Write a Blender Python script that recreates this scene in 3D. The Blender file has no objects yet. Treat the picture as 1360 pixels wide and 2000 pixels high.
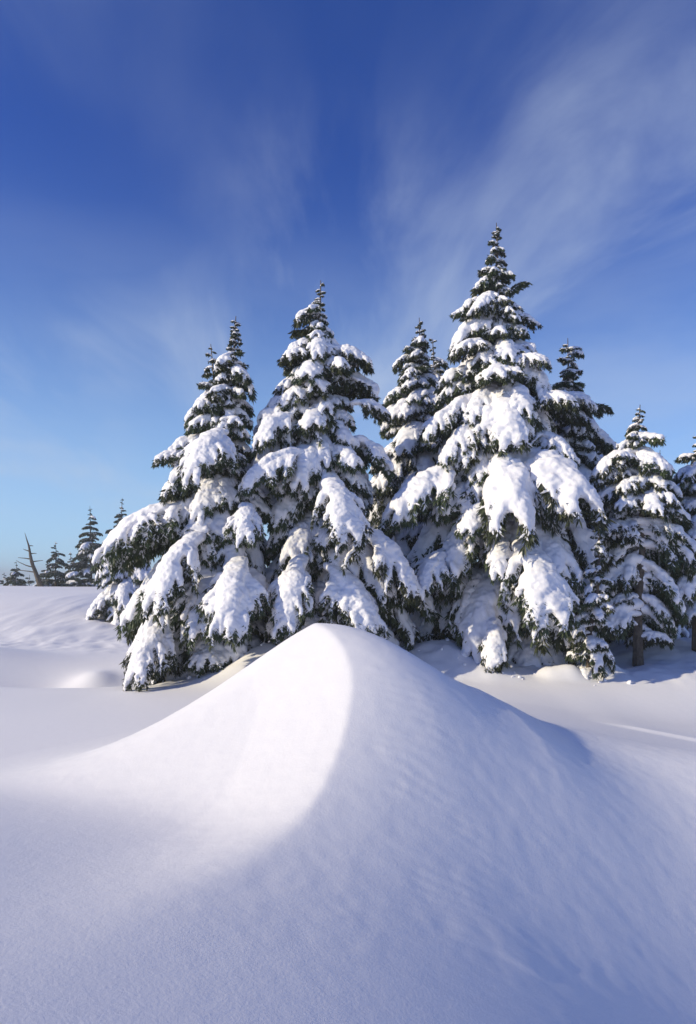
import bpy, bmesh, math, random
import numpy as np
from mathutils import Vector, Matrix, Euler

scene = bpy.context.scene
COL = scene.collection
R = math.radians

# ------------------------------------------------------------------ camera
EYE = 1.6
F_PX = 1333.3            # focal length in photo pixels (24 mm on a 36 mm tall frame, 2000 px)
HORIZON = 1130.0
cam_data = bpy.data.cameras.new('camera')
cam = bpy.data.objects.new('camera', cam_data)
COL.objects.link(cam)
cam.location = (0, 0, EYE)
cam.rotation_euler = (R(90), 0, 0)
cam_data.sensor_fit = 'AUTO'
cam_data.sensor_width = 36
cam_data.lens = 24
cam_data.shift_y = (HORIZON - 1000) / 2000
cam_data.clip_start = 0.05
cam_data.clip_end = 20000
scene.camera = cam

# ------------------------------------------------------------------ sky and sun
SUN_AZ = 72.0            # degrees to the left of straight behind the camera
SUN_EL = 26.0
scene.view_settings.view_transform = 'Standard'
scene.view_settings.look = 'None'
scene.view_settings.exposure = -0.08
scene.view_settings.gamma = 1.0
scene.view_settings.use_curve_mapping = False

sun_dir = Vector((-math.sin(R(SUN_AZ)) * math.cos(R(SUN_EL)), -math.cos(R(SUN_AZ)) * math.cos(R(SUN_EL)), math.sin(R(SUN_EL))))
sun_data = bpy.data.lights.new('sun', 'SUN')
sun_data.energy = 4.6
sun_data.angle = R(0.8)
sun_data.color = (1.0, 0.88, 0.62)
sun = bpy.data.objects.new('sun', sun_data)
COL.objects.link(sun)
sun.location = (-20, -14, 12)
sun.rotation_euler = sun_dir.to_track_quat('Z', 'Y').to_euler()

world = bpy.data.worlds.new('World')
scene.world = world
world.use_nodes = True
wn = world.node_tree
wn.nodes.clear()


def wnode(t, **kw):
    n = wn.nodes.new(t)
    for k, v in kw.items():
        setattr(n, k, v)
    return n


def wmath(op, a, b=None, clamp=False):
    n = wnode('ShaderNodeMath', operation=op)
    n.use_clamp = clamp
    for i, v in enumerate((a, b)):
        if v is None:
            continue
        if isinstance(v, (int, float)):
            n.inputs[i].default_value = v
        else:
            wn.links.new(v, n.inputs[i])
    return n.outputs[0]


def wramp(x, lo, hi):
    n = wnode('ShaderNodeMapRange', interpolation_type='SMOOTHSTEP')
    wn.links.new(x, n.inputs['Value'])
    n.inputs['From Min'].default_value = lo
    n.inputs['From Max'].default_value = hi
    return n.outputs[0]


w_out = wnode('ShaderNodeOutputWorld')
w_bg = wnode('ShaderNodeBackground')
w_bg.inputs['Strength'].default_value = 0.115
sky = wnode('ShaderNodeTexSky', sky_type='NISHITA')
sky.sun_disc = False
sky.sun_elevation = R(SUN_EL)
sky.sun_rotation = math.atan2(sun_dir.x, sun_dir.y)
sky.altitude = 1800
sky.air_density = 1.0
sky.dust_density = 0.6
sky.ozone_density = 3.0
hsv = wnode('ShaderNodeHueSaturation')
hsv.inputs['Saturation'].default_value = 1.2
tint = wnode('ShaderNodeMix', data_type='RGBA', blend_type='MULTIPLY')   # film-like cold blue of the high winter sky
tint.inputs['Factor'].default_value = 1.0
tint.inputs['B'].default_value = (0.80, 0.78, 1.36, 1)
wn.links.new(sky.outputs[0], hsv.inputs['Color'])
wn.links.new(hsv.outputs['Color'], tint.inputs['A'])
# thin cirrus, drawn out in streaks on a layer high above
tc = wnode('ShaderNodeTexCoord')
sep = wnode('ShaderNodeSeparateXYZ')
wn.links.new(tc.outputs['Generated'], sep.inputs[0])
zz = wmath('ADD', wmath('MAXIMUM', sep.outputs['Z'], 0.0), 0.12)
cu = wmath('DIVIDE', sep.outputs['X'], zz)
cv = wmath('DIVIDE', sep.outputs['Y'], zz)
cu2 = wmath('ADD', cu, wmath('MULTIPLY', cv, 0.16))
comb = wnode('ShaderNodeCombineXYZ')
wn.links.new(cu2, comb.inputs[0])
wn.links.new(wmath('MULTIPLY', cv, 0.30), comb.inputs[1])
comb.inputs[2].default_value = 14.059
ns = wnode('ShaderNodeTexNoise')
ns.inputs['Scale'].default_value = 2.2
ns.inputs['Detail'].default_value = 10
ns.inputs['Roughness'].default_value = 0.56
ns.inputs['Distortion'].default_value = 0.6
wn.links.new(comb.outputs[0], ns.inputs['Vector'])
comb2 = wnode('ShaderNodeCombineXYZ')
wn.links.new(cu, comb2.inputs[0])
wn.links.new(cv, comb2.inputs[1])
comb2.inputs[2].default_value = 40.476
ns2 = wnode('ShaderNodeTexNoise')
ns2.inputs['Scale'].default_value = 0.7
ns2.inputs['Detail'].default_value = 3
wn.links.new(comb2.outputs[0], ns2.inputs['Vector'])
streak = wramp(ns.outputs['Fac'], 0.36, 0.78)
patch = wramp(wmath('ADD', ns2.outputs['Fac'], wmath('MULTIPLY', cu, 0.06)), 0.34, 0.64)
cloud = wmath('MULTIPLY', wmath('MULTIPLY', streak, patch), 0.68, clamp=True)
comb3 = wnode('ShaderNodeCombineXYZ')
wn.links.new(wmath('MULTIPLY', sep.outputs['X'], 2.2), comb3.inputs[0])
wn.links.new(wmath('MULTIPLY', sep.outputs['Y'], 2.2), comb3.inputs[1])
wn.links.new(wmath('ADD', wmath('MULTIPLY', sep.outputs['Z'], 7.0), 36.595), comb3.inputs[2])
ns3 = wnode('ShaderNodeTexNoise')
ns3.inputs['Scale'].default_value = 1.0
ns3.inputs['Detail'].default_value = 6
wn.links.new(comb3.outputs[0], ns3.inputs['Vector'])
band = wmath('MULTIPLY', wramp(sep.outputs['Z'], 0.02, 0.14), wmath('SUBTRACT', 1.0, wramp(sep.outputs['Z'], 0.22, 0.50)))
low = wmath('MULTIPLY', wmath('MULTIPLY', wramp(ns3.outputs['Fac'], 0.44, 0.72), band), 0.3)
cloud = wmath('MAXIMUM', cloud, low)
veil = wmath('POWER', wmath('SUBTRACT', 1.0, wramp(sep.outputs['Z'], -0.10, 0.58)), 1.35)
veil = wmath('MULTIPLY', veil, 0.9)
hz = wnode('ShaderNodeMix', data_type='RGBA')
wn.links.new(veil, hz.inputs['Factor'])
wn.links.new(tint.outputs['Result'], hz.inputs['A'])
hz.inputs['B'].default_value = (4.2, 6.9, 8.8, 1)
mix = wnode('ShaderNodeMix', data_type='RGBA')
wn.links.new(cloud, mix.inputs['Factor'])
wn.links.new(hz.outputs['Result'], mix.inputs['A'])
mix.inputs['B'].default_value = (4.8, 5.7, 7.3, 1)
wn.links.new(mix.outputs['Result'], w_bg.inputs['Color'])
wn.links.new(w_bg.outputs[0], w_out.inputs[0])


# ------------------------------------------------------------------ helpers
def at(px, py, depth):
    """world point seen at a photo pixel at a given distance in front of the camera"""
    return Vector(((px - 680) / F_PX * depth, depth, EYE + (HORIZON - py) / F_PX * depth))


_rng = np.random.RandomState(5)
_LAT = _rng.rand(64, 64, 64).astype(np.float64)


def noise3(p):
    """smooth value noise, p is an (n, 3) array; returns -1..1"""
    i = np.floor(p).astype(int)
    f = p - i
    f = f * f * (3 - 2 * f)
    out = 0
    for dx in (0, 1):
        for dy in (0, 1):
            for dz in (0, 1):
                w = (f[:, 0] if dx else 1 - f[:, 0]) * (f[:, 1] if dy else 1 - f[:, 1]) * (f[:, 2] if dz else 1 - f[:, 2])
                out = out + w * _LAT[(i[:, 0] + dx) % 64, (i[:, 1] + dy) % 64, (i[:, 2] + dz) % 64]
    return out * 2 - 1


def fbm2(x, y, s, octaves=4, z=0.0):
    shp = np.shape(x)
    x = np.ravel(x)
    y = np.ravel(y)
    o = np.zeros_like(x, dtype=float)
    a = 1.0
    for k in range(octaves):
        o += a * noise3(np.stack([x * s, y * s, np.full_like(x, z + 7.3 * k, dtype=float)], 1))
        s *= 2.03
        a *= 0.5
    return o.reshape(shp)


def sstep(x, lo, hi):
    t = np.clip((x - lo) / (hi - lo), 0, 1)
    return t * t * (3 - 2 * t)


# ------------------------------------------------------------------ materials
def material(name):
    m = bpy.data.materials.new(name)
    m.use_nodes = True
    nt = m.node_tree
    return m, nt, nt.nodes['Principled BSDF']


def add_noise(nt, scale, detail=4, rough=0.5, coord='Object'):
    t = nt.nodes.new('ShaderNodeTexCoord')
    n = nt.nodes.new('ShaderNodeTexNoise')
    n.inputs['Scale'].default_value = scale
    n.inputs['Detail'].default_value = detail
    n.inputs['Roughness'].default_value = rough
    nt.links.new(t.outputs[coord], n.inputs['Vector'])
    return n


def add_bump(nt, bsdf, layers):
    prev = None
    for node, strength, dist in layers:
        b = nt.nodes.new('ShaderNodeBump')
        b.inputs['Strength'].default_value = strength
        b.inputs['Distance'].default_value = dist
        nt.links.new(node.outputs['Fac'], b.inputs['Height'])
        if prev:
            nt.links.new(prev.outputs[0], b.inputs['Normal'])
        prev = b
    nt.links.new(prev.outputs[0], bsdf.inputs['Normal'])


def snow_material(name, layers):
    m, nt, b = material(name)
    b.inputs['Base Color'].default_value = (0.875, 0.865, 0.895, 1)
    b.inputs['Roughness'].default_value = 0.6
    b.inputs['Specular IOR Level'].default_value = 0.2
    add_bump(nt, b, [(add_noise(nt, s, 3, 0.6), st, d) for s, st, d in layers])
    return m


M_ground = snow_material('packed_snow', [(9, 0.15, 0.02), (80, 0.3, 0.004), (280, 0.45, 0.0015)])
M_snow = snow_material('fresh_snow', [(14, 0.6, 0.02), (60, 0.5, 0.008)])

M_needle, nt, b = material('conifer_needles')
n1 = add_noise(nt, 6, 3)
cr = nt.nodes.new('ShaderNodeValToRGB')
cr.color_ramp.elements[0].position = 0.3
cr.color_ramp.elements[0].color = (0.030, 0.044, 0.022, 1)
cr.color_ramp.elements[1].position = 0.72
cr.color_ramp.elements[1].color = (0.075, 0.098, 0.045, 1)
nt.links.new(n1.outputs['Fac'], cr.inputs[0])
oi = nt.nodes.new('ShaderNodeObjectInfo')
hv_ = nt.nodes.new('ShaderNodeHueSaturation')
for sock, lo, hi in (('Hue', 0.455, 0.515), ('Value', 0.75, 1.35)):
    mr = nt.nodes.new('ShaderNodeMapRange')
    mr.inputs['To Min'].default_value = lo
    mr.inputs['To Max'].default_value = hi
    nt.links.new(oi.outputs['Random'], mr.inputs['Value'])
    nt.links.new(mr.outputs[0], hv_.inputs[sock])
nt.links.new(cr.outputs[0], hv_.inputs['Color'])
nt.links.new(hv_.outputs[0], b.inputs['Base Color'])
b.inputs['Roughness'].default_value = 0.55
b.inputs['Specular IOR Level'].default_value = 0.3

M_bark, nt, b = material('bark')
n1 = add_noise(nt, 18, 5, 0.65)
cr = nt.nodes.new('ShaderNodeValToRGB')
cr.color_ramp.elements[0].position = 0.3
cr.color_ramp.elements[0].color = (0.045, 0.034, 0.026, 1)
cr.color_ramp.elements[1].position = 0.75
cr.color_ramp.elements[1].color = (0.17, 0.135, 0.10, 1)
nt.links.new(n1.outputs['Fac'], cr.inputs[0])
nt.links.new(cr.outputs[0], b.inputs['Base Color'])
b.inputs['Roughness'].default_value = 0.9
add_bump(nt, b, [(n1, 0.8, 0.03)])


# ------------------------------------------------------------------ terrain
def ground_h(x, y):
    """snow field without the mound"""
    z = np.zeros_like(x)
    # broad soft undulation
    z += 0.05 * fbm2(x, y, 0.28, 3, 2.0) * sstep(np.hypot(x, y), 7.5, 10.5)
    # the snow falls away to the right of the mound into a shallow valley, then rises again
    tx = np.interp(y, [0, 4.5, 6.0, 8.0], [6.0, 5.0, 4.4, 4.3])
    S = 0.37 * sstep(y, 7.0, 3.0)
    la = S * 0.45 * np.logaddexp(0, (x - 0.35) / 0.45)
    lb = 0.26 * 0.5 * np.logaddexp(0, (tx + S * (tx - 0.35) / 0.26 - x) / 0.5)
    z -= -0.08 * np.logaddexp(-la / 0.08, -lb / 0.08) + 0.08 * math.log(2) * 0
    # foreground leans right and rises towards the viewer, tilt added to shade it darker
    z += -0.20 * np.clip(x, -5, 5) * sstep(y, 6.0, 2.0) * sstep(np.abs(x), 14, 5)
    yy = 0.5 * np.logaddexp(0, (3.7 - y) / 0.5)
    z += 0.15 * np.minimum(yy, 2.4) * sstep(np.abs(x), 9, 5)
    z -= 0.15 * np.clip(0.5 * np.logaddexp(0, (x - 2.0) / 0.5), 0, 4) * sstep(y, 6.0, 7.2) * sstep(y, 11.2, 9.0) * sstep(x, 12, 7)  # ground behind on the right, tilted away from the sun to darken it
    # shallow hollow behind the near field on the left, then the rounded hill
    left = sstep(x, -0.8, -2.6)
    z -= 0.42 * np.exp(-((y - 11.75 - 0.10 * (x + 4)) / 0.85) ** 2) * left
    hill = sstep(y, 13.2, 24.5) * sstep(x, -3.5, -9.5)
    z += (1.12 + 0.05 * np.sin(x * 0.23)) * hill
    rough = sstep(y, 13, 16) * sstep(y, 26, 20) * left
    z += (0.035 * fbm2(x, y * 0.7, 1.3, 4, 9.0) + 0.022 * fbm2(x, y * 0.6, 4.5, 3, 12.0)) * rough
    # snow banks round the tree feet; the first added to shade the far left
    for bx, by, bh, bw in ((-7.8, 12.1, 0.55, 2.0), (-4.45, 12.0, 0.24, 0.42), (-2.9, 11.9, 0.20, 1.1), (-1.55, 11.0, 0.30, 0.7), (-0.6, 11.3, 0.52, 1.0), (1.5, 11.7, 0.42, 0.8), (2.6, 12.0, 0.15, 0.9), (3.55, 10.85, 0.16, 0.22), (3.25, 10.9, 0.12, 0.2), (2.35, 10.9, 0.1, 0.3),
                           (4.2, 11.2, 0.26, 0.25), (6.6, 12.9, 0.35, 1.3), (4.9, 13.4, 0.3, 1.3), (5.6, 12.3, 0.12, 0.5), (1.2, 13.2, 0.25, 1.3)):
        z += bh * np.exp(-((x - bx) ** 2 + (y - by) ** 2) / bw ** 2)
    near_trees = sstep(y, 10.2, 11.2) * sstep(y, 16, 13) * sstep(x, -4.5, -3) * sstep(x, 8, 6)
    z += near_trees * (0.05 * fbm2(x, y, 2.2, 4, 55.0) + 0.03 * np.maximum(fbm2(x, y, 6.0, 2, 58.0), 0))
    # wind-cut lip on the right
    ly = 7.6 + 0.38 * (5.2 - x)
    lip = sstep(x, 2.9, 3.6) * sstep(x, 6.8, 5.0)
    d = y - ly
    z += 0.035 * lip * np.where(d > 0, np.exp(-(d / 1.2)), np.exp(-(d / 0.10) ** 2))
    # far side of the ridge falls away
    far = sstep(y, 44, 420)
    z += -95 * far
    z += -95 * sstep(np.abs(x), 60, 420) * (1 - far)
    z += -95 * sstep(-y, 60, 420)
    return np.maximum(z, -110)


def mound_h(x, y):
    H = 1.22
    f = y - 6.0
    hc = np.where(f < 0, np.exp(-(np.abs(f) / 1.92) ** 1.75), np.exp(-(np.abs(f) / 1.25) ** 2.0)) * H
    xc = np.interp(y, [1.0, 2.5, 3.3, 3.6, 4.2, 4.55, 4.93, 5.15, 5.4, 5.6, 6.0, 7.5],
                   [-1.1, -0.62, -0.33, -0.22, -0.07, 0.0, 0.04, 0.03, -0.02, -0.09, -0.27, -0.6])
    d = xc - x
    # lit face on the left: a straight slope down from the crest, with a tail drawn forward
    soft = 0.02 + 0.34 * sstep(y, 4.0, 2.5)
    dl = np.sqrt(np.maximum(d, 0) ** 2 + soft ** 2) - soft
    fl = f + 0.17 * np.maximum(dl - 0.7, 0)
    hf = H * np.where(fl < 0, np.exp(-(np.abs(fl) / 1.92) ** 1.75), 1.0)
    lin = hf - 0.48 * dl + 0.036 * np.minimum(dl, 3.0) ** 2
    k = 0.03 + 0.05 * sstep(dl, 0.1, 1.6) + 0.07 * sstep(y, 4.6, 3.2)
    lin = np.logaddexp(0, lin / k) * hf / np.logaddexp(0, hf / k)
    yr = 6.0 - 0.70 * dl
    back = np.where(y > yr, np.exp(-(np.maximum(y - yr, 0) / 1.15) ** 2), 1.0)
    fade = sstep(d, 4.6, 2.4)
    hL = np.maximum(lin, 0) * back * fade
    # face on the right, rolling over a second rounded ridge
    dr = np.maximum(-d, 0)
    sr = 1.48 + 0.22 * sstep(y, 6.0, 3.2)
    qR = np.exp(-(dr / sr) ** (2.35 - 0.4 * sstep(y, 6.0, 3.6)))
    tail = 0.42 * sstep(dr, 0.4, 1.9) * np.exp(-np.maximum(dr - 1.5, 0) / 1.25) * np.exp(-((y - 6.5) / 1.8) ** 2)
    h = np.where(d > 0, hL, np.maximum(hc * qR, 0) + tail * (1 - qR)) * sstep(y, 1.0, 2.6)
    # wind ripples on the face between the two ridges
    rp = sstep(x, -0.05, 0.35) * sstep(x, 1.6, 0.9) * sstep(y, 2.9, 3.6) * sstep(y, 5.6, 5.0)
    wob = fbm2(x, y, 1.7, 3, 4.0)
    ridges = np.sin((y + 0.12 * x) * 60 + 5.5 * wob)
    patch = sstep(fbm2(x, y, 2.1, 2, 14.0), -0.25, 0.5)
    h = h + 0.0017 * rp * ridges * patch * sstep(x, 1.0, 0.5)
    # crust steps on the front slope
    cy = 3.02 + 0.10 * fbm2(x, y, 3.0, 3, 31.0)
    step2 = sstep(y - cy, -0.012, 0.02) * np.exp(-np.maximum(y - cy, 0) / 0.25)
    h = h + 0.008 * step2 * sstep(x, 0.42, 0.55) * sstep(x, 0.95, 0.8)
    lum = sstep(x, 0.1, 0.6)
    h = h + 0.0035 * fbm2(x, y, 3.2, 4, 41.0) * lum * sstep(h, 0.03, 0.15)
    h = h + 0.0016 * fbm2(x, y, 11.0, 3, 45.0) * sstep(h, 0.02, 0.1)
    return h


def grid_mesh(name, xs, ys, hfun, mat, keep=None):
    X, Y = np.meshgrid(xs, ys)
    Z = hfun(X, Y)
    nx, ny = len(xs), len(ys)
    v = np.stack([X.ravel(), Y.ravel(), Z.ravel()], 1)
    a = (np.arange(ny - 1)[:, None] * nx + np.arange(nx - 1)[None, :]).ravel()
    f = np.stack([a, a + 1, a + nx + 1, a + nx], 1)
    if keep is not None:
        k = keep(X, Y).ravel()
        f = f[k[f].any(1)]
        used = np.unique(f)
        remap = np.full(len(v), -1)
        remap[used] = np.arange(len(used))
        v = v[used]
        f = remap[f]
    me = bpy.data.meshes.new(name)
    me.vertices.add(len(v))
    me.vertices.foreach_set('co', v.ravel())
    me.loops.add(f.size)
    me.loops.foreach_set('vertex_index', f.ravel().astype(np.int32))
    me.polygons.add(len(f))
    me.polygons.foreach_set('loop_start', np.arange(0, f.size, 4, dtype=np.int32))
    me.polygons.foreach_set('use_smooth', np.ones(len(f), dtype=bool))
    me.update(calc_edges=True)
    me.materials.append(mat)
    o = bpy.data.objects.new(name, me)
    COL.objects.link(o)
    return o


def spaced(lo, hi, step, far, growth=1.13):
    c = list(np.arange(lo, hi + step / 2, step))
    s = step
    while c[-1] < far:
        s *= growth
        c.append(c[-1] + s)
    s = step
    while c[0] > -far:
        s *= growth
        c.insert(0, c[0] - s)
    return np.array(c)


ground = grid_mesh('snow_ground', spaced(-9, 9, 0.06, 800), spaced(1.5, 16, 0.06, 800), ground_h, M_ground)
ground['kind'] = 'structure'
mound = grid_mesh('snow_mound', np.arange(-5.5, 5.2, 0.022), np.arange(0.6, 9.2, 0.022),
                  lambda x, y: ground_h(x, y) + mound_h(x, y) - 0.008, M_ground,
                  keep=lambda x, y: mound_h(x, y) > 0.004)
mound['kind'] = 'structure'


def gz(x, y):
    return float(ground_h(np.array([x]), np.array([y]))[0])


# ------------------------------------------------------------------ cold winter air
bm = bmesh.new()
bmesh.ops.create_cube(bm, size=1)
hz_me = bpy.data.meshes.new('haze')
bm.to_mesh(hz_me)
bm.free()
haze = bpy.data.objects.new('haze', hz_me)
COL.objects.link(haze)
haze.scale = (1800, 1800, 122)
haze.location = (0, 0, -122 / 2 + 9.2)
haze['kind'] = 'stuff'
hm = bpy.data.materials.new('winter_air')
hm.use_nodes = True
hm.node_tree.nodes.clear()
ho = hm.node_tree.nodes.new('ShaderNodeOutputMaterial')
hv = hm.node_tree.nodes.new('ShaderNodeVolumePrincipled')
hv.inputs['Density'].default_value = 0.0021
hv.inputs['Color'].default_value = (0.86, 0.92, 1.0, 1)
hm.node_tree.links.new(hv.outputs[0], ho.inputs['Volume'])
hz_me.materials.append(hm)


# ------------------------------------------------------------------ boughs
class Shape:
    def __init__(self):
        self.v, self.f, self.m = [], [], []

    def tube(self, pts, r0, r1, sides=5, mat=0):
        base = len(self.v)
        n = len(pts)
        for i, p in enumerate(pts):
            t = (pts[min(i + 1, n - 1)] - pts[max(i - 1, 0)]).normalized()
            u = t.orthogonal().normalized() if abs(t.z) > 0.98 else t.cross(Vector((0, 0, 1))).normalized()
            w = t.cross(u)
            r = r0 + (r1 - r0) * i / (n - 1)
            for k in range(sides):
                a = 2 * math.pi * k / sides
                self.v.append(p + (u * math.cos(a) + w * math.sin(a)) * r)
        for i in range(n - 1):
            for k in range(sides):
                k2 = (k + 1) % sides
                self.f.append((base + i * sides + k, base + i * sides + k2, base + (i + 1) * sides + k2, base + (i + 1) * sides + k))
                self.m.append(mat)

    def blade(self, p, d, side, ln, w, mat=1):
        b = len(self.v)
        self.v += [p - side * w * 0.35, p + d * ln * 0.45 + side * w, p + d * ln, p + d * ln * 0.45 - side * w]
        self.f.append((b, b + 1, b + 2, b + 3))
        self.m.append(mat)

    def lump(self, p, d, ln, w, mat=2):
        b = len(self.v)
        u = d.orthogonal().normalized()
        t = d.cross(u)
        self.v += [p - d * ln, p + d * ln, p + u * w, p - u * w, p + t * w, p - t * w]
        for q in ((2, 4), (4, 3), (3, 5), (5, 2)):
            self.f += [(b, b + q[1], b + q[0]), (b + 1, b + q[0], b + q[1])]
            self.m += [mat, mat]

    def build(self, name, mats):
        me = bpy.data.meshes.new(name)
        me.from_pydata([tuple(v) for v in self.v], [], self.f)
        for m in mats:
            me.materials.append(m)
        me.polygons.foreach_set('material_index', self.m)
        me.update()
        return me


def swept(rng, start, yaw, pitch0, pitch1, length, n, wob=0.06, power=1.0):
    """a curve that starts at an angle and bends down under the load"""
    p = start.copy()
    pts = [p.copy()]
    st = length / n
    for i in range(n):
        t = (i + 0.5) / n
        pit = pitch0 + (pitch1 - pitch0) * t ** power
        yw = yaw + rng.uniform(-wob, wob) * 2
        p = p + Vector((math.cos(yw) * math.cos(pit), math.sin(yw) * math.cos(pit), math.sin(pit))) * st
        pts.append(p.copy())
    return pts


def sprigs(sh, rng, pts, dens, ln, tip=True, under=0.6, frost=0.3):
    tot = sum((pts[i + 1] - pts[i]).length for i in range(len(pts) - 1))
    n = max(3, int(tot * dens))
    for k in range(n):
        t = (k + rng.random()) / n * (len(pts) - 1)
        i = min(int(t), len(pts) - 2)
        p = pts[i].lerp(pts[i + 1], t - i)
        d = (pts[i + 1] - pts[i]).normalized()
        side = d.cross(Vector((0, 0, 1)))
        side = side.normalized() if side.length > 0.1 else Vector((0, 1, 0))
        s = rng.choice((-1, 1))
        out = d * rng.uniform(0.3, 1.0) + side * s * rng.uniform(0.2, 1.0) + Vector((0, 0, -1)) * rng.uniform(-0.25, 1.2) * under
        out.normalize()
        l = ln * rng.uniform(0.6, 1.25)
        if rng.random() < frost:
            sh.lump(p + out * l * 0.35 + Vector((0, 0, 0.012)), out, l * rng.uniform(0.25, 0.5), l * rng.uniform(0.09, 0.17))
        for j in range(4):
            o2 = (out + Vector((rng.uniform(-.5, .5), rng.uniform(-.5, .5), rng.uniform(-.5, .35)))).normalized()
            sd = o2.cross(Vector((rng.uniform(-1, 1), rng.uniform(-1, 1), rng.uniform(-1, 1))))
            if sd.length < 0.05:
                continue
            sh.blade(p, o2, sd.normalized(), l * rng.uniform(0.7, 1.1), l * 0.075)
    if tip:
        d = (pts[-1] - pts[-2]).normalized()
        for j in range(5):
            o2 = (d + Vector((rng.uniform(-.4, .4), rng.uniform(-.4, .4), rng.uniform(-.4, .4)))).normalized()
            sd = o2.cross(Vector((rng.uniform(-1, 1), rng.uniform(-1, 1), rng.uniform(-1, 1)))).normalized()
            sh.blade(pts[-1], o2, sd, ln * rng.uniform(0.8, 1.3), ln * 0.11)


_ICO = None


def ico():
    global _ICO
    if _ICO is None:
        bm = bmesh.new()
        bmesh.ops.create_icosphere(bm, subdivisions=2, radius=1)
        _ICO = ([v.co.copy() for v in bm.verts], [tuple(v.index for v in f.verts) for f in bm.faces])
        bm.free()
    return _ICO


def blobs_to_snow(name, blobs, voxel, smooth, amp, seed):
    """fuse overlapping lumps of snow into one soft body"""
    iv, fi = ico()
    iv = np.array([tuple(v) for v in iv])
    V, Fc = [], []
    for k, (p, d, rl, rw, rh) in enumerate(blobs):
        sd = d.cross(Vector((0, 0, 1)))
        sd = sd.normalized() if sd.length > 0.1 else Vector((0, 1, 0))
        up = sd.cross(d).normalized()
        B = np.array([tuple(d * rl), tuple(sd * rw), tuple(up * rh)])
        V.append(iv @ B + np.array(tuple(p)))
        Fc += [tuple(i + k * len(iv) for i in f) for f in fi]
    me = bpy.data.meshes.new(name)
    me.from_pydata(np.concatenate(V).tolist(), [], Fc)
    tmp = bpy.data.objects.new('tmp', me)
    COL.objects.link(tmp)
    rm = tmp.modifiers.new('r', 'REMESH')
    rm.mode = 'VOXEL'
    rm.voxel_size = voxel
    sm = tmp.modifiers.new('s', 'SMOOTH')
    sm.iterations = smooth
    sm.factor = 0.5
    dg = bpy.context.evaluated_depsgraph_get()
    out = bpy.data.meshes.new_from_object(tmp.evaluated_get(dg))
    bpy.data.objects.remove(tmp)
    bpy.data.meshes.remove(me)
    out.name = name
    n = len(out.vertices)
    co = np.empty(n * 3)
    no = np.empty(n * 3)
    out.vertices.foreach_get('co', co)
    out.vertex_normals.foreach_get('vector', no)
    co = co.reshape(-1, 3)
    no = no.reshape(-1, 3)
    dsp = noise3(co * 9 + seed * 3.1) * amp + noise3(co * 26 + seed) * amp * 0.7
    co += no * dsp[:, None]
    out.vertices.foreach_set('co', co.ravel())
    out.polygons.foreach_set('use_smooth', np.ones(len(out.polygons), dtype=bool))
    out.materials.clear()
    out.materials.append(M_snow)
    out.update()
    return out


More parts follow.
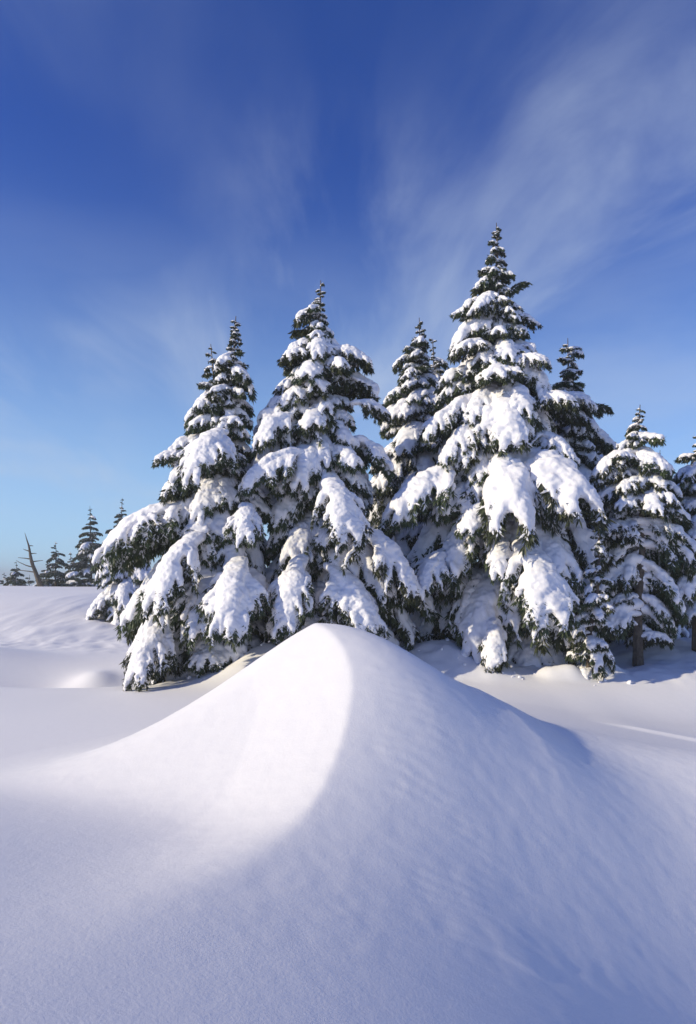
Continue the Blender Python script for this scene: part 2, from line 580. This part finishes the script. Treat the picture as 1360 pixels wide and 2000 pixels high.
def make_bough(seed, L, p0, p1, load, sides_n, voxel):
    """one snowy bough growing along +X; returns its meshes and how far it reaches"""
    rng = random.Random(seed)
    sh = Shape()
    blobs = []
    n_ax = 10
    axis = swept(rng, Vector((0, 0, 0)), 0, R(p0), R(p1), L, n_ax, 0.10)
    sh.tube(axis, 0.016 * L + 0.006, 0.004, 5, 0)
    sp_len = 0.07 + 0.028 * min(L, 1.4)
    twigs = [(axis, 0.0, 0.098 * min(L, 1.25) + 0.014)]
    for s in (-1, 1):
        for k in range(sides_n):
            t = 0.16 + 0.80 * (k + rng.uniform(0.1, 0.9)) / sides_n
            i = min(int(t * n_ax), n_ax - 1)
            st = axis[i].lerp(axis[i + 1], t * n_ax - i)
            base_pit = R(p0) + (R(p1) - R(p0)) * t
            ln = L * rng.uniform(0.36, 0.66) * (1.05 - 0.55 * t) * (0.72 + 0.28 * min(1, t * 4))
            yaw = s * R(rng.uniform(38, 84) * (1.05 - 0.40 * t))
            pe = max(base_pit * 0.6 - R(rng.uniform(24, 66)), R(-84))
            tw = swept(rng, st, yaw, base_pit * 0.7 + R(rng.uniform(-4, 8)), pe, ln, 6, 0.14)
            sh.tube(tw, 0.008 * L + 0.003, 0.002, 4, 0)
            twigs.append((tw, 1.0, (0.062 * min(L, 1.25) + 0.020) * rng.uniform(0.7, 1.35)))
            if L > 0.7:
                for q in range(3):
                    t2 = rng.uniform(0.3, 0.85)
                    j = min(int(t2 * 6), 5)
                    sub = swept(rng, tw[j], yaw + R(rng.uniform(-55, 55)), pe * 0.6, max(pe - R(25), R(-86)), ln * rng.uniform(0.3, 0.5), 4, 0.15)
                    sh.tube(sub, 0.005, 0.002, 3, 0)
                    twigs.append((sub, 2.0, (0.038 * min(L, 1.25) + 0.015) * rng.uniform(0.7, 1.3)))
            for q in range(3):
                t2 = rng.uniform(0.25, 1.0)
                j = min(int(t2 * 6), 6)
                sub = swept(rng, tw[j], yaw + R(rng.uniform(-70, 70)), min(pe, R(-30)), R(-85), ln * rng.uniform(0.22, 0.42), 3, 0.2)
                twigs.append((sub, 3.0, (0.018 + 0.016 * min(L, 1.25)) * rng.uniform(0.7, 1.3)))
    for tw, lev, r in twigs:
        sprigs(sh, rng, tw, 46 if L > 0.7 else 62, sp_len, True, 0.7 if lev else 0.9, 0.12 + 0.55 * min(load, 1))
        if load <= 0 or (lev == 3 and rng.random() > load * 0.6):
            continue
        # how far out this twig still carries snow
        end = rng.uniform(0.72, 1.0) if lev == 0 else rng.uniform(0.62, 1.0)
        end *= min(1.0, load)
        if lev == 2 and rng.random() > load * 0.9:
            continue
        if lev == 1 and rng.random() > load * 1.1:
            continue
        m = len(tw) - 1
        steps = max(4, int(m * 1.6))
        for k in range(steps + 1):
            t = k / steps * end
            if lev == 0 and t < 0.04:
                continue
            i = min(int(t * m), m - 1)
            p = tw[i].lerp(tw[i + 1], t * m - i)
            d = (tw[i + 1] - tw[i]).normalized()
            rr = r * (1.0 - 0.55 * t / end if lev else (0.72 + 0.5 * math.sin(math.pi * min(1, t * 0.9 + 0.12)))) * rng.uniform(0.86, 1.14)
            if lev == 0:
                rr *= 0.95
            rr *= 0.6 + 0.4 * min(load, 1.15)
            steep = abs(d.z)
            lift = Vector((0, 0, 1)) * rr * (0.42 - 0.1 * steep) + Vector((d.x, d.y, 0)) * rr * 0.35 * steep
            blobs.append((p + lift, d, rr * 1.15, rr * (1.25 if lev == 0 else 1.0), rr * (0.72 if lev == 0 else 0.68)))
    foliage = sh.build('branch', [M_bark, M_needle, M_snow])
    snow = blobs_to_snow('branch_snow', blobs, voxel, 3, 0.009 + 0.007 * min(L, 1.2), seed) if blobs else None
    tipx = max(max(tw[-1].x for tw, _, _ in twigs), 0.1)
    tipz = axis[-1].z
    return dict(fol=foliage, snow=snow, reach=tipx, drop=tipz, L=L, wide=max(abs(tw[-1].y) for tw, _, _ in twigs))


LIB = {}
_sd = 100
for size, L, nside, vox in (('s', 0.34, 5, 0.011), ('m', 0.75, 8, 0.015), ('l', 1.45, 12, 0.021)):
    for kind, p0, p1, load, cnt in (('up', 28, -12, 0.85, 3), ('flat', 12, -42, 1.05, 5), ('droop', -12, -66, 1.1, 5), ('hang', -24, -66, 1.05, 4),
                                    ('sparse', 12, -40, 0.9, 3), ('bare', 14, -28, 0.0, 2)):
        for c in range(cnt):
            _sd += 1
            LIB.setdefault((size, kind), []).append(make_bough(_sd, L, p0 + (c - 1) * 4, p1 + (c - 1) * 5, load, nside, vox))


# ------------------------------------------------------------------ trees
def empty(name, loc, label, cat, group=None):
    o = bpy.data.objects.new(name, None)
    o.empty_display_size = 0.3
    COL.objects.link(o)
    o.location = loc
    o['label'] = label
    o['category'] = cat
    if group:
        o['group'] = group
    return o


def mesh_child(name, me, parent, loc=(0, 0, 0), rot=(0, 0, 0), scale=(1, 1, 1)):
    o = bpy.data.objects.new(name, me)
    COL.objects.link(o)
    o.parent = parent
    o.location = loc
    o.rotation_euler = rot
    o.scale = scale
    return o


def hang_bough(root, rng, size, kind, pos, yaw, scale, tilt=0.0):
    pr = rng.choice(LIB[(size, kind)])
    flip = rng.choice((-1, 1))
    br = mesh_child('branch', pr['fol'], root, pos, (0, tilt, yaw), (scale, scale * flip * rng.uniform(0.85, 1.15), scale * rng.uniform(0.9, 1.1)))
    if pr['snow']:
        mesh_child('snow', pr['snow'], br)
    return br


_sh = Shape()
_sh.tube([Vector((t / 4, 0.012 * math.sin(t * 2), 0.01 * math.cos(t * 2.4))) for t in range(5)], 0.026, 0.012, 6, 0)
LIMB = _sh.build('limb', [M_bark])


def trunk_mesh(rng, h, r0, lean, wob, sides=9):
    sh = Shape()
    n = 22
    pts = []
    for i in range(n + 1):
        t = i / n
        a = (1 - t) * t * 4
        tipw = max(0, t - 0.86) / 0.14
        pts.append(Vector((lean[0] * t + tipw ** 2 * (math.sin(h * 9) * 0.05) * (1 if t < 0.99 else 0.6) + wob * a * math.sin(t * 7 + r0 * 50), lean[1] * t + wob * a * math.cos(t * 6), h * t - 0.25 * (1 - t))))
    base = 0
    for i, p in enumerate(pts):
        t = i / n
        r = r0 * (1 - t) ** 0.9 + 0.006 + r0 * 0.35 * math.exp(-t * 22)
        for k in range(sides):
            a = 2 * math.pi * k / sides
            rr = r * (1 + 0.10 * math.sin(k * 2.3 + i * 0.7) + rng.uniform(-0.05, 0.05))
            sh.v.append(p + Vector((math.cos(a) * rr, math.sin(a) * rr, 0)))
    for i in range(n):
        for k in range(sides):
            k2 = (k + 1) % sides
            sh.f.append((i * sides + k, i * sides + k2, (i + 1) * sides + k2, (i + 1) * sides + k))
            sh.m.append(0)
    sh.f.append(tuple(n * sides + k for k in range(sides)))
    sh.m.append(0)
    return sh.build('trunk', [M_bark]), pts


def conifer(name, label, seed, D, base_px, top, prof, group, z0=None, clear=0.0, dens=1.12, front=1.0, right_sparse=0.45,
            bare_top=0.2, extra=(), snowy=1.0, cat='tree', r0=None, leaders=(), open_front=None, big=1.0):
    """prof: (photo row, left edge, right edge) of the crown; turned into real radii at the tree's own distance"""
    rng = random.Random(seed)
    bx = (base_px - 680) / F_PX * D
    z0 = gz(bx, D) if z0 is None else z0
    tp = at(top[0], top[1], D)
    h = tp.z - z0
    root = empty(name, (bx, D, z0), label, cat, group)
    tm, tpts = trunk_mesh(rng, h, r0 or (0.016 * h + 0.015), (tp.x - bx, rng.uniform(-.1, .1)), 0.04)
    mesh_child('trunk', tm, root)

    def axis(z):
        t = min(max(z / h, 0), 1) * 22
        i = min(int(t), 21)
        return tpts[i].lerp(tpts[i + 1], t - i)
    zs, rl, rr = [], [], []
    for (py, xl, xr) in sorted(prof, key=lambda q: -q[0]):
        z = at(0, py, D).z - z0
        ax = axis(z).x + bx
        zs.append(z)
        rl.append(ax - (xl - 680) / F_PX * D)
        rr.append((xr - 680) / F_PX * D - ax)
    zs.append(h)
    rl.append(0.03)
    rr.append(0.03)
    az = rng.uniform(0, 6)
    z = max(clear, 0.05)
    while z < h - 0.08:
        a, b_ = np.interp(z, zs, rl), np.interp(z, zs, rr)
        mean = max(0.5 * (a + b_), 0.05)
        n = int(round((3.2 + 2.6 * min(1, mean / 0.9)) * dens + rng.uniform(-.4, .4)))
        n = max(2, n)
        mean *= 0.86 + 0.18 * math.sin(z * 2 * math.pi / (0.35 + 0.05 * h) + seed)
        for k in range(n):
            az += 2.39996 + rng.uniform(-.3, .3)
            c, s = math.cos(az), math.sin(az)
            side = b_ if c > 0 else a
            w = c * c
            r = side * w + mean * (front if s < 0 else 0.9) * (1 - w)
            r = max(r * rng.uniform(0.62, 1.06) * (0.58 + 0.42 * min(1, (h - z) / 1.6)) * (rng.uniform(0.5, 1.5) if h - z < 1.0 else 1.0), 0.09)
            if open_front and s < -0.3 and z < open_front:
                continue
            zt = z + rng.uniform(-0.5, 0.5) * (0.16 + 0.10 * mean)
            frac = zt / h
            sp = rng.random()
            if big > 1.5:
                kind = 'bare' if sp < 0.85 else 'sparse'
            elif frac > 0.955:
                kind = 'bare' if sp < 0.3 else 'up'
            elif frac > 1 - bare_top * 0.5:
                kind = 'up' if sp < 0.5 else ('sparse' if sp < 0.75 else 'flat')
            elif frac > 1 - bare_top:
                kind = 'flat' if sp < 0.45 * snowy else ('sparse' if sp < 0.85 else 'bare')
            elif c > 0.25 and sp < right_sparse:
                kind = 'sparse' if sp < right_sparse * 0.85 else 'bare'
            elif sp > snowy:
                kind = rng.choice(('sparse', 'bare'))
            elif frac > 0.55:
                kind = rng.choice(('flat', 'flat', 'droop'))
            elif frac > 0.3:
                kind = rng.choice(('flat', 'droop', 'droop'))
            else:
                kind = rng.choice(('droop', 'droop', 'hang', 'flat'))
            r *= 1 + 0.25 * (big - 1)
            size = 's' if r < 0.44 else ('m' if r < 0.92 else 'l')
            pr = LIB[(size, kind)][0]
            sc = min(r / pr['reach'], 1.35 if size != 'l' else 1.5)
            zr = zt - pr['drop'] * sc * 0.8
            if zr > h - 0.03:
                zr = h - 0.03 - rng.uniform(0, 0.15)
            p = axis(zr)
            if size == 'l' and rng.random() < 0.55:
                k2 = kind if kind != 'hang' else 'droop'
                pm = LIB[('m', k2)][0]
                sc = rng.uniform(0.95, 1.3)
                out = max(r - pm['reach'] * sc, 0.1)
                drop = out * rng.uniform(0.0, 0.25)
                zr = min(zt - pm['drop'] * sc * 0.8 + drop, h - 0.2)
                p0_ = axis(zr)
                mesh_child('limb', LIMB, root, p0_, (0, math.atan2(drop, out), az), (math.hypot(out, drop) + 0.1, 1, 1))
                p = p0_ + Vector((c * out, s * out, -drop))
                size, kind = 'm', k2
            hang_bough(root, rng, size, kind, p, az, sc, rng.uniform(-.1, .1) if h - z > 1.2 else rng.uniform(-.4, .3))
        z += (0.095 + 0.115 * mean) / dens ** 0.5 * big
    for (px, py, ahead, yaw, size, kind, sc, tilt) in extra:
        p = at(px, py, D - ahead)
        hang_bough(root, rng, size, kind, p - root.location, R(yaw), sc, R(tilt))
    for (px, py, pyb) in leaders:
        q0 = axis(at(0, pyb, D).z - z0)
        q1 = at(px, py, D) - root.location
        sh = Shape()
        mid = q0.lerp(q1, 0.45) + Vector(((q1.x - q0.x) * 0.3, 0, 0))
        lp = [q0.lerp(mid, t / 4) for t in range(4)] + [mid.lerp(q1, t / 6) for t in range(7)]
        sh.tube(lp, 0.03, 0.006, 6, 0)
        mesh_child('leader', sh.build('leader', [M_bark]), root)
        for k in range(16):
            t = 2 + 8 * k / 16
            i = min(int(t), len(lp) - 2)
            p = lp[i].lerp(lp[i + 1], t - i)
            az += 2.4
            hang_bough(root, rng, 's', rng.choice(('flat', 'up', 'sparse', 'bare')) if k < 11 else rng.choice(('up', 'bare')), p, az, max(0.95 * (1 - k / 16) + 0.12, 0.2), 0)
    return root


G_MAIN = 'snow-laden conifers behind the mound'
G_FAR = 'small dark conifers on the left skyline'

conifer('conifer_tree', 'snow-covered conifer with two thin tips, leftmost of the large trees', 11, 11.6, 415, (463, 618),
        [(1290, 262, 520), (1200, 255, 540), (1130, 250, 530), (1100, 245, 530), (1080, 235, 530), (1040, 250, 525), (1005, 295, 515), (970, 315, 522), (930, 305, 518),
         (875, 303, 500), (850, 362, 500), (830, 385, 500), (790, 356, 498), (765, 375, 497), (740, 392, 496), (700, 425, 490), (670, 440, 484), (640, 455, 475)], G_MAIN, right_sparse=0.2, bare_top=0.12,
        leaders=[(412, 672, 830)],
        extra=[(388, 1000, 0.35, 188, 'l', 'flat', 1.12, 12), (435, 850, 0.5, -110, 'l', 'droop', 0.75, 0), (360, 1175, 0.5, 205, 'l', 'hang', 0.75, 0),
               (330, 1215, 0.7, 255, 'l', 'hang', 0.75, 0), (480, 990, 0.9, -80, 'l', 'hang', 0.6, 0), (400, 1050, 0.9, 235, 'l', 'droop', 0.9, 0),
               (470, 1100, 1.0, -95, 'l', 'hang', 0.9, 0), (370, 890, 0.3, 200, 'm', 'flat', 0.75, 0)])
conifer('conifer_tree', 'snow-covered conifer rising directly behind the top of the snow mound', 22, 11.9, 628, (623, 543),
        [(1270, 500, 770), (1180, 510, 790), (1120, 510, 812), (1070, 525, 780), (1040, 530, 715), (980, 498, 705), (940, 490, 720), (900, 495, 772), (860, 492, 690), (800, 505, 700),
         (770, 512, 752), (745, 530, 660), (720, 520, 700), (695, 535, 708), (670, 572, 650), (650, 565, 655), (620, 575, 652), (600, 600, 650), (585, 605, 640), (560, 612, 632)], G_MAIN, right_sparse=0.25, bare_top=0.15,
        extra=[(640, 945, 0.8, -70, 'l', 'droop', 0.85, 0), (600, 890, 0.7, 215, 'l', 'droop', 0.8, 0), (680, 1040, 0.6, -20, 'l', 'droop', 0.95, 0),
               (590, 1095, 1.0, -100, 'l', 'hang', 0.85, 0), (640, 1110, 0.9, -40, 'l', 'hang', 0.9, 0), (645, 690, 0.1, -5, 'm', 'flat', 0.95, 0),
               (690, 860, 0.2, 0, 'm', 'droop', 1.1, 0), (570, 820, 0.4, 230, 'm', 'droop', 1.1, 0), (690, 790, 0.3, 15, 'm', 'flat', 0.8, -8)])
conifer('conifer_tree', 'snowy conifer in the gap between the tallest tree and the one behind the mound', 33, 14.0, 815, (822, 620),
        [(1250, 700, 930), (1100, 700, 920), (1000, 705, 910), (900, 715, 900), (850, 725, 890), (800, 748, 880), (740, 757, 860), (690, 785, 845), (650, 805, 835)],
        G_MAIN, right_sparse=0.6)
conifer('conifer_tree', 'dark green conifer with hardly any snow, its tip just right of the gap tree tip', 34, 14.9, 862, (848, 662),
        [(1200, 780, 950), (900, 790, 930), (800, 815, 900), (720, 825, 880), (690, 835, 865)], G_MAIN, snowy=0.25, right_sparse=0.9, dens=0.9)
conifer('conifer_tree', 'tallest snow-covered conifer, right of centre, with dark upper boughs and a narrow spire', 44, 12.5, 1000, (967, 436),
        [(1300, 840, 1170), (1230, 830, 1170), (1150, 830, 1165), (1080, 790, 1160), (1030, 725, 1160), (990, 790, 1150), (940, 835, 1135), (900, 828, 1130), (850, 825, 1105), (800, 850, 1185),
         (775, 870, 1120), (745, 852, 1080), (715, 885, 1072), (690, 880, 1010), (660, 882, 1032), (635, 915, 1005), (610, 884, 1046), (590, 905, 1010), (560, 925, 1005), (530, 938, 1000), (490, 945, 992), (460, 958, 978)],
        G_MAIN, right_sparse=0.42, bare_top=0.22, front=1.1,
        extra=[(1015, 1065, 1.1, -85, 'l', 'droop', 1.15, 0), (1060, 1080, 0.9, -45, 'l', 'hang', 1.0, 0), (905, 800, 0.4, 215, 'l', 'droop', 0.65, 0),
               (910, 925, 0.5, 200, 'l', 'droop', 1.1, 0), (950, 830, 0.5, 215, 'l', 'droop', 0.75, 0), (1060, 785, 0.2, 5, 'l', 'flat', 0.6, -4),
               (965, 1215, 1.2, -100, 'm', 'hang', 1.1, 0), (990, 715, 0.4, -40, 'l', 'flat', 0.5, 0), (1110, 800, 0.0, 5, 'm', 'bare', 0.95, -14),
               (985, 580, 0.0, 10, 'm', 'bare', 0.62, -52), (975, 620, 0.1, 5, 'm', 'sparse', 0.85, -12), (950, 610, 0.0, 175, 'm', 'sparse', 0.72, -18),
               (1040, 850, 0.6, -35, 'l', 'droop', 0.6, 0), (880, 1080, 0.7, 225, 'l', 'droop', 0.75, 0), (955, 680, 0.3, 200, 'm', 'flat', 0.95, 0)])
conifer('conifer_tree', 'conifer with a slim lightly snowed tip showing just right of the tallest tree', 45, 13.4, 1115, (1110, 662),
        [(1250, 1020, 1200), (1000, 1030, 1200), (900, 1050, 1190), (820, 1060, 1165), (770, 1075, 1150), (720, 1078, 1145), (690, 1088, 1136)], G_MAIN, right_sparse=0.3, bare_top=0.25)
conifer('conifer_tree', 'slender young conifer in front of the tallest one, at its lower right', 55, 10.9, 1150, (1168, 1005),
        [(1320, 1105, 1190), (1250, 1110, 1200), (1180, 1120, 1200), (1100, 1130, 1195), (1050, 1145, 1185)], G_MAIN, snowy=0.85, right_sparse=0.2, dens=0.8)
conifer('conifer_tree', 'snowy conifer with its bare lower trunk showing, near the right edge', 66, 11.6, 1248, (1243, 793),
        [(1250, 1165, 1325), (1150, 1150, 1345), (1050, 1148, 1350), (950, 1155, 1340), (900, 1160, 1325), (870, 1190, 1305), (840, 1215, 1275), (815, 1230, 1256)],
        G_MAIN, right_sparse=0.12, dens=1.15, bare_top=0.2, clear=0.6, front=0.6, r0=0.085, open_front=2.6)
conifer('conifer_tree', 'dark narrow conifer tip between the two trees at the right edge', 77, 18.0, 1290, (1290, 878),
        [(1230, 1190, 1380), (1000, 1220, 1350), (940, 1250, 1325), (910, 1275, 1310)], G_MAIN, snowy=0.3, right_sparse=0.7)
conifer('conifer_tree', 'snowy conifer cut off by the right edge of the photo', 88, 12.1, 1362, (1364, 848),
        [(1250, 1275, 1440), (1150, 1270, 1440), (1050, 1280, 1430), (980, 1290, 1420), (940, 1300, 1410), (900, 1325, 1390), (870, 1345, 1380)],
        G_MAIN, right_sparse=0.15, clear=0.7, dens=1.15)
conifer('conifer_tree', 'snowy conifer half hidden between the tallest tree and the bare-trunked tree', 89, 15.5, 1190, (1188, 850),
        [(1260, 1060, 1320), (1150, 1070, 1310), (1050, 1090, 1290), (950, 1120, 1260), (900, 1150, 1230)], G_MAIN, snowy=0.7)
conifer('conifer_tree', 'dim snowy conifer low behind and between the two rightmost trees', 90, 16.5, 1318, (1318, 940),
        [(1260, 1190, 1450), (1150, 1200, 1440), (1050, 1240, 1400), (990, 1275, 1360)], G_MAIN, snowy=0.7)
conifer('conifer_tree', 'low snow-dusted conifer behind the outer left bough of the leftmost large tree', 91, 20.0, 255, (245, 1070),
        [(1180, 180, 330), (1140, 190, 320), (1105, 212, 285)], G_MAIN, snowy=0.95, right_sparse=0.1)

for px, py, w, D, lab, sd in ((178, 988, 46, 40, 'tall narrow dark conifer, the tallest of those on the left skyline', 1),
                              (238, 972, 50, 44, 'distant conifer with its tip above the long left bough of the leftmost large tree', 2),
                              (110, 1058, 40, 40, 'ragged flat-topped conifer right of the leaning bare trunk on the skyline', 3),
                              (32, 1097, 34, 42, 'small dark conifer just left of the leaning bare trunk on the skyline', 4),
                              (8, 1118, 30, 43, 'small dark conifer at the left edge of the photo', 5),
                              (139, 1078, 22, 41, 'thin broken-topped conifer left of the tallest skyline tree', 6),
                              (92, 1098, 34, 43, 'low bushy conifer right behind the foot of the leaning bare trunk', 7),
                              (152, 1110, 44, 39, 'low snow-dusted conifer at the left foot of the tallest skyline tree', 8),
                              (214, 1085, 44, 42, 'low dark conifer just right of the tallest skyline tree', 9),
                              (58, 1122, 34, 44, 'lowest dark conifer of the skyline, under the leaning bare trunk', 10)):
    w *= 1.25
    conifer('skyline_conifer', lab, 200 + sd, D, px, (px, py), [(1200, px - w, px + w), (1150, px - w * 0.8, px + w * 0.8), ((1150 + py) / 2, px - w * 0.5, px + w * 0.5)],
            G_FAR, snowy=0.25, right_sparse=0.7, dens=0.9, bare_top=0.3, big=1.9)


def snag():
    rng = random.Random(3)
    D = 38
    b0 = at(82, 1165, D)
    tp = at(46, 1040, D)
    z0 = gz(b0.x, D)
    root = empty('dead_tree', (b0.x, D, z0), 'bare leaning dead trunk with a few stubby limbs on the left skyline', 'dead tree')
    tm, pts = trunk_mesh(rng, tp.z - z0, 0.16, (tp.x - b0.x, 0.1), 0.05)
    mesh_child('trunk', tm, root)
    for t, yaw, ln in ((0.45, 175, 1.1), (0.55, 185, 0.7), (0.5, 10, 0.6), (0.65, 0, 0.35), (0.72, 180, 0.4), (0.35, 170, 1.3), (0.8, 20, 0.25)):
        sh = Shape()
        p = pts[int(t * 22)]
        sh.tube(swept(rng, Vector((0, 0, 0)), R(yaw), R(10), R(rng.uniform(-10, 35)), ln, 5, 0.15), 0.04, 0.012, 5, 0)
        mesh_child('limb', sh.build('limb', [M_bark]), root, p)


snag()


def fallen_snow():
    """lumps of snow shed by the boughs, lying round the feet of the trees"""
    rng = random.Random(12)
    iv, fi = ico()
    V, Fc = [], []
    for cx, cy, spread, n in ((2.6, 10.9, 0.5, 18), (3.9, 10.9, 0.35, 8), (-2.6, 11.0, 0.5, 16), (-1.6, 10.9, 0.5, 10), (1.5, 11.3, 0.4, 8)):
        for k in range(n):
            x, y = rng.gauss(cx, spread), rng.gauss(cy, 0.28)
            r = 0.014 + 0.045 * rng.random() ** 3
            z = gz(x, y) + r * 0.15
            b = len(V)
            rot = Euler((rng.uniform(0, 6), rng.uniform(0, 6), rng.uniform(0, 6))).to_matrix()
            sx, sy, sz = r * rng.uniform(.8, 1.5), r * rng.uniform(.7, 1.2), r * rng.uniform(.6, 1.0)
            for v in iv:
                w = rot @ Vector((v.x * sx, v.y * sy, v.z * sz)) * rng.uniform(0.86, 1.12)
                V.append((x + w.x, y + w.y, z + w.z))
            Fc += [tuple(i + b for i in f) for f in fi]
    me = bpy.data.meshes.new('fallen_snow')
    me.from_pydata(V, [], Fc)
    me.polygons.foreach_set('use_smooth', [True] * len(me.polygons))
    me.materials.append(M_snow)
    o = bpy.data.objects.new('fallen_snow', me)
    COL.objects.link(o)
    o['kind'] = 'stuff'


fallen_snow()
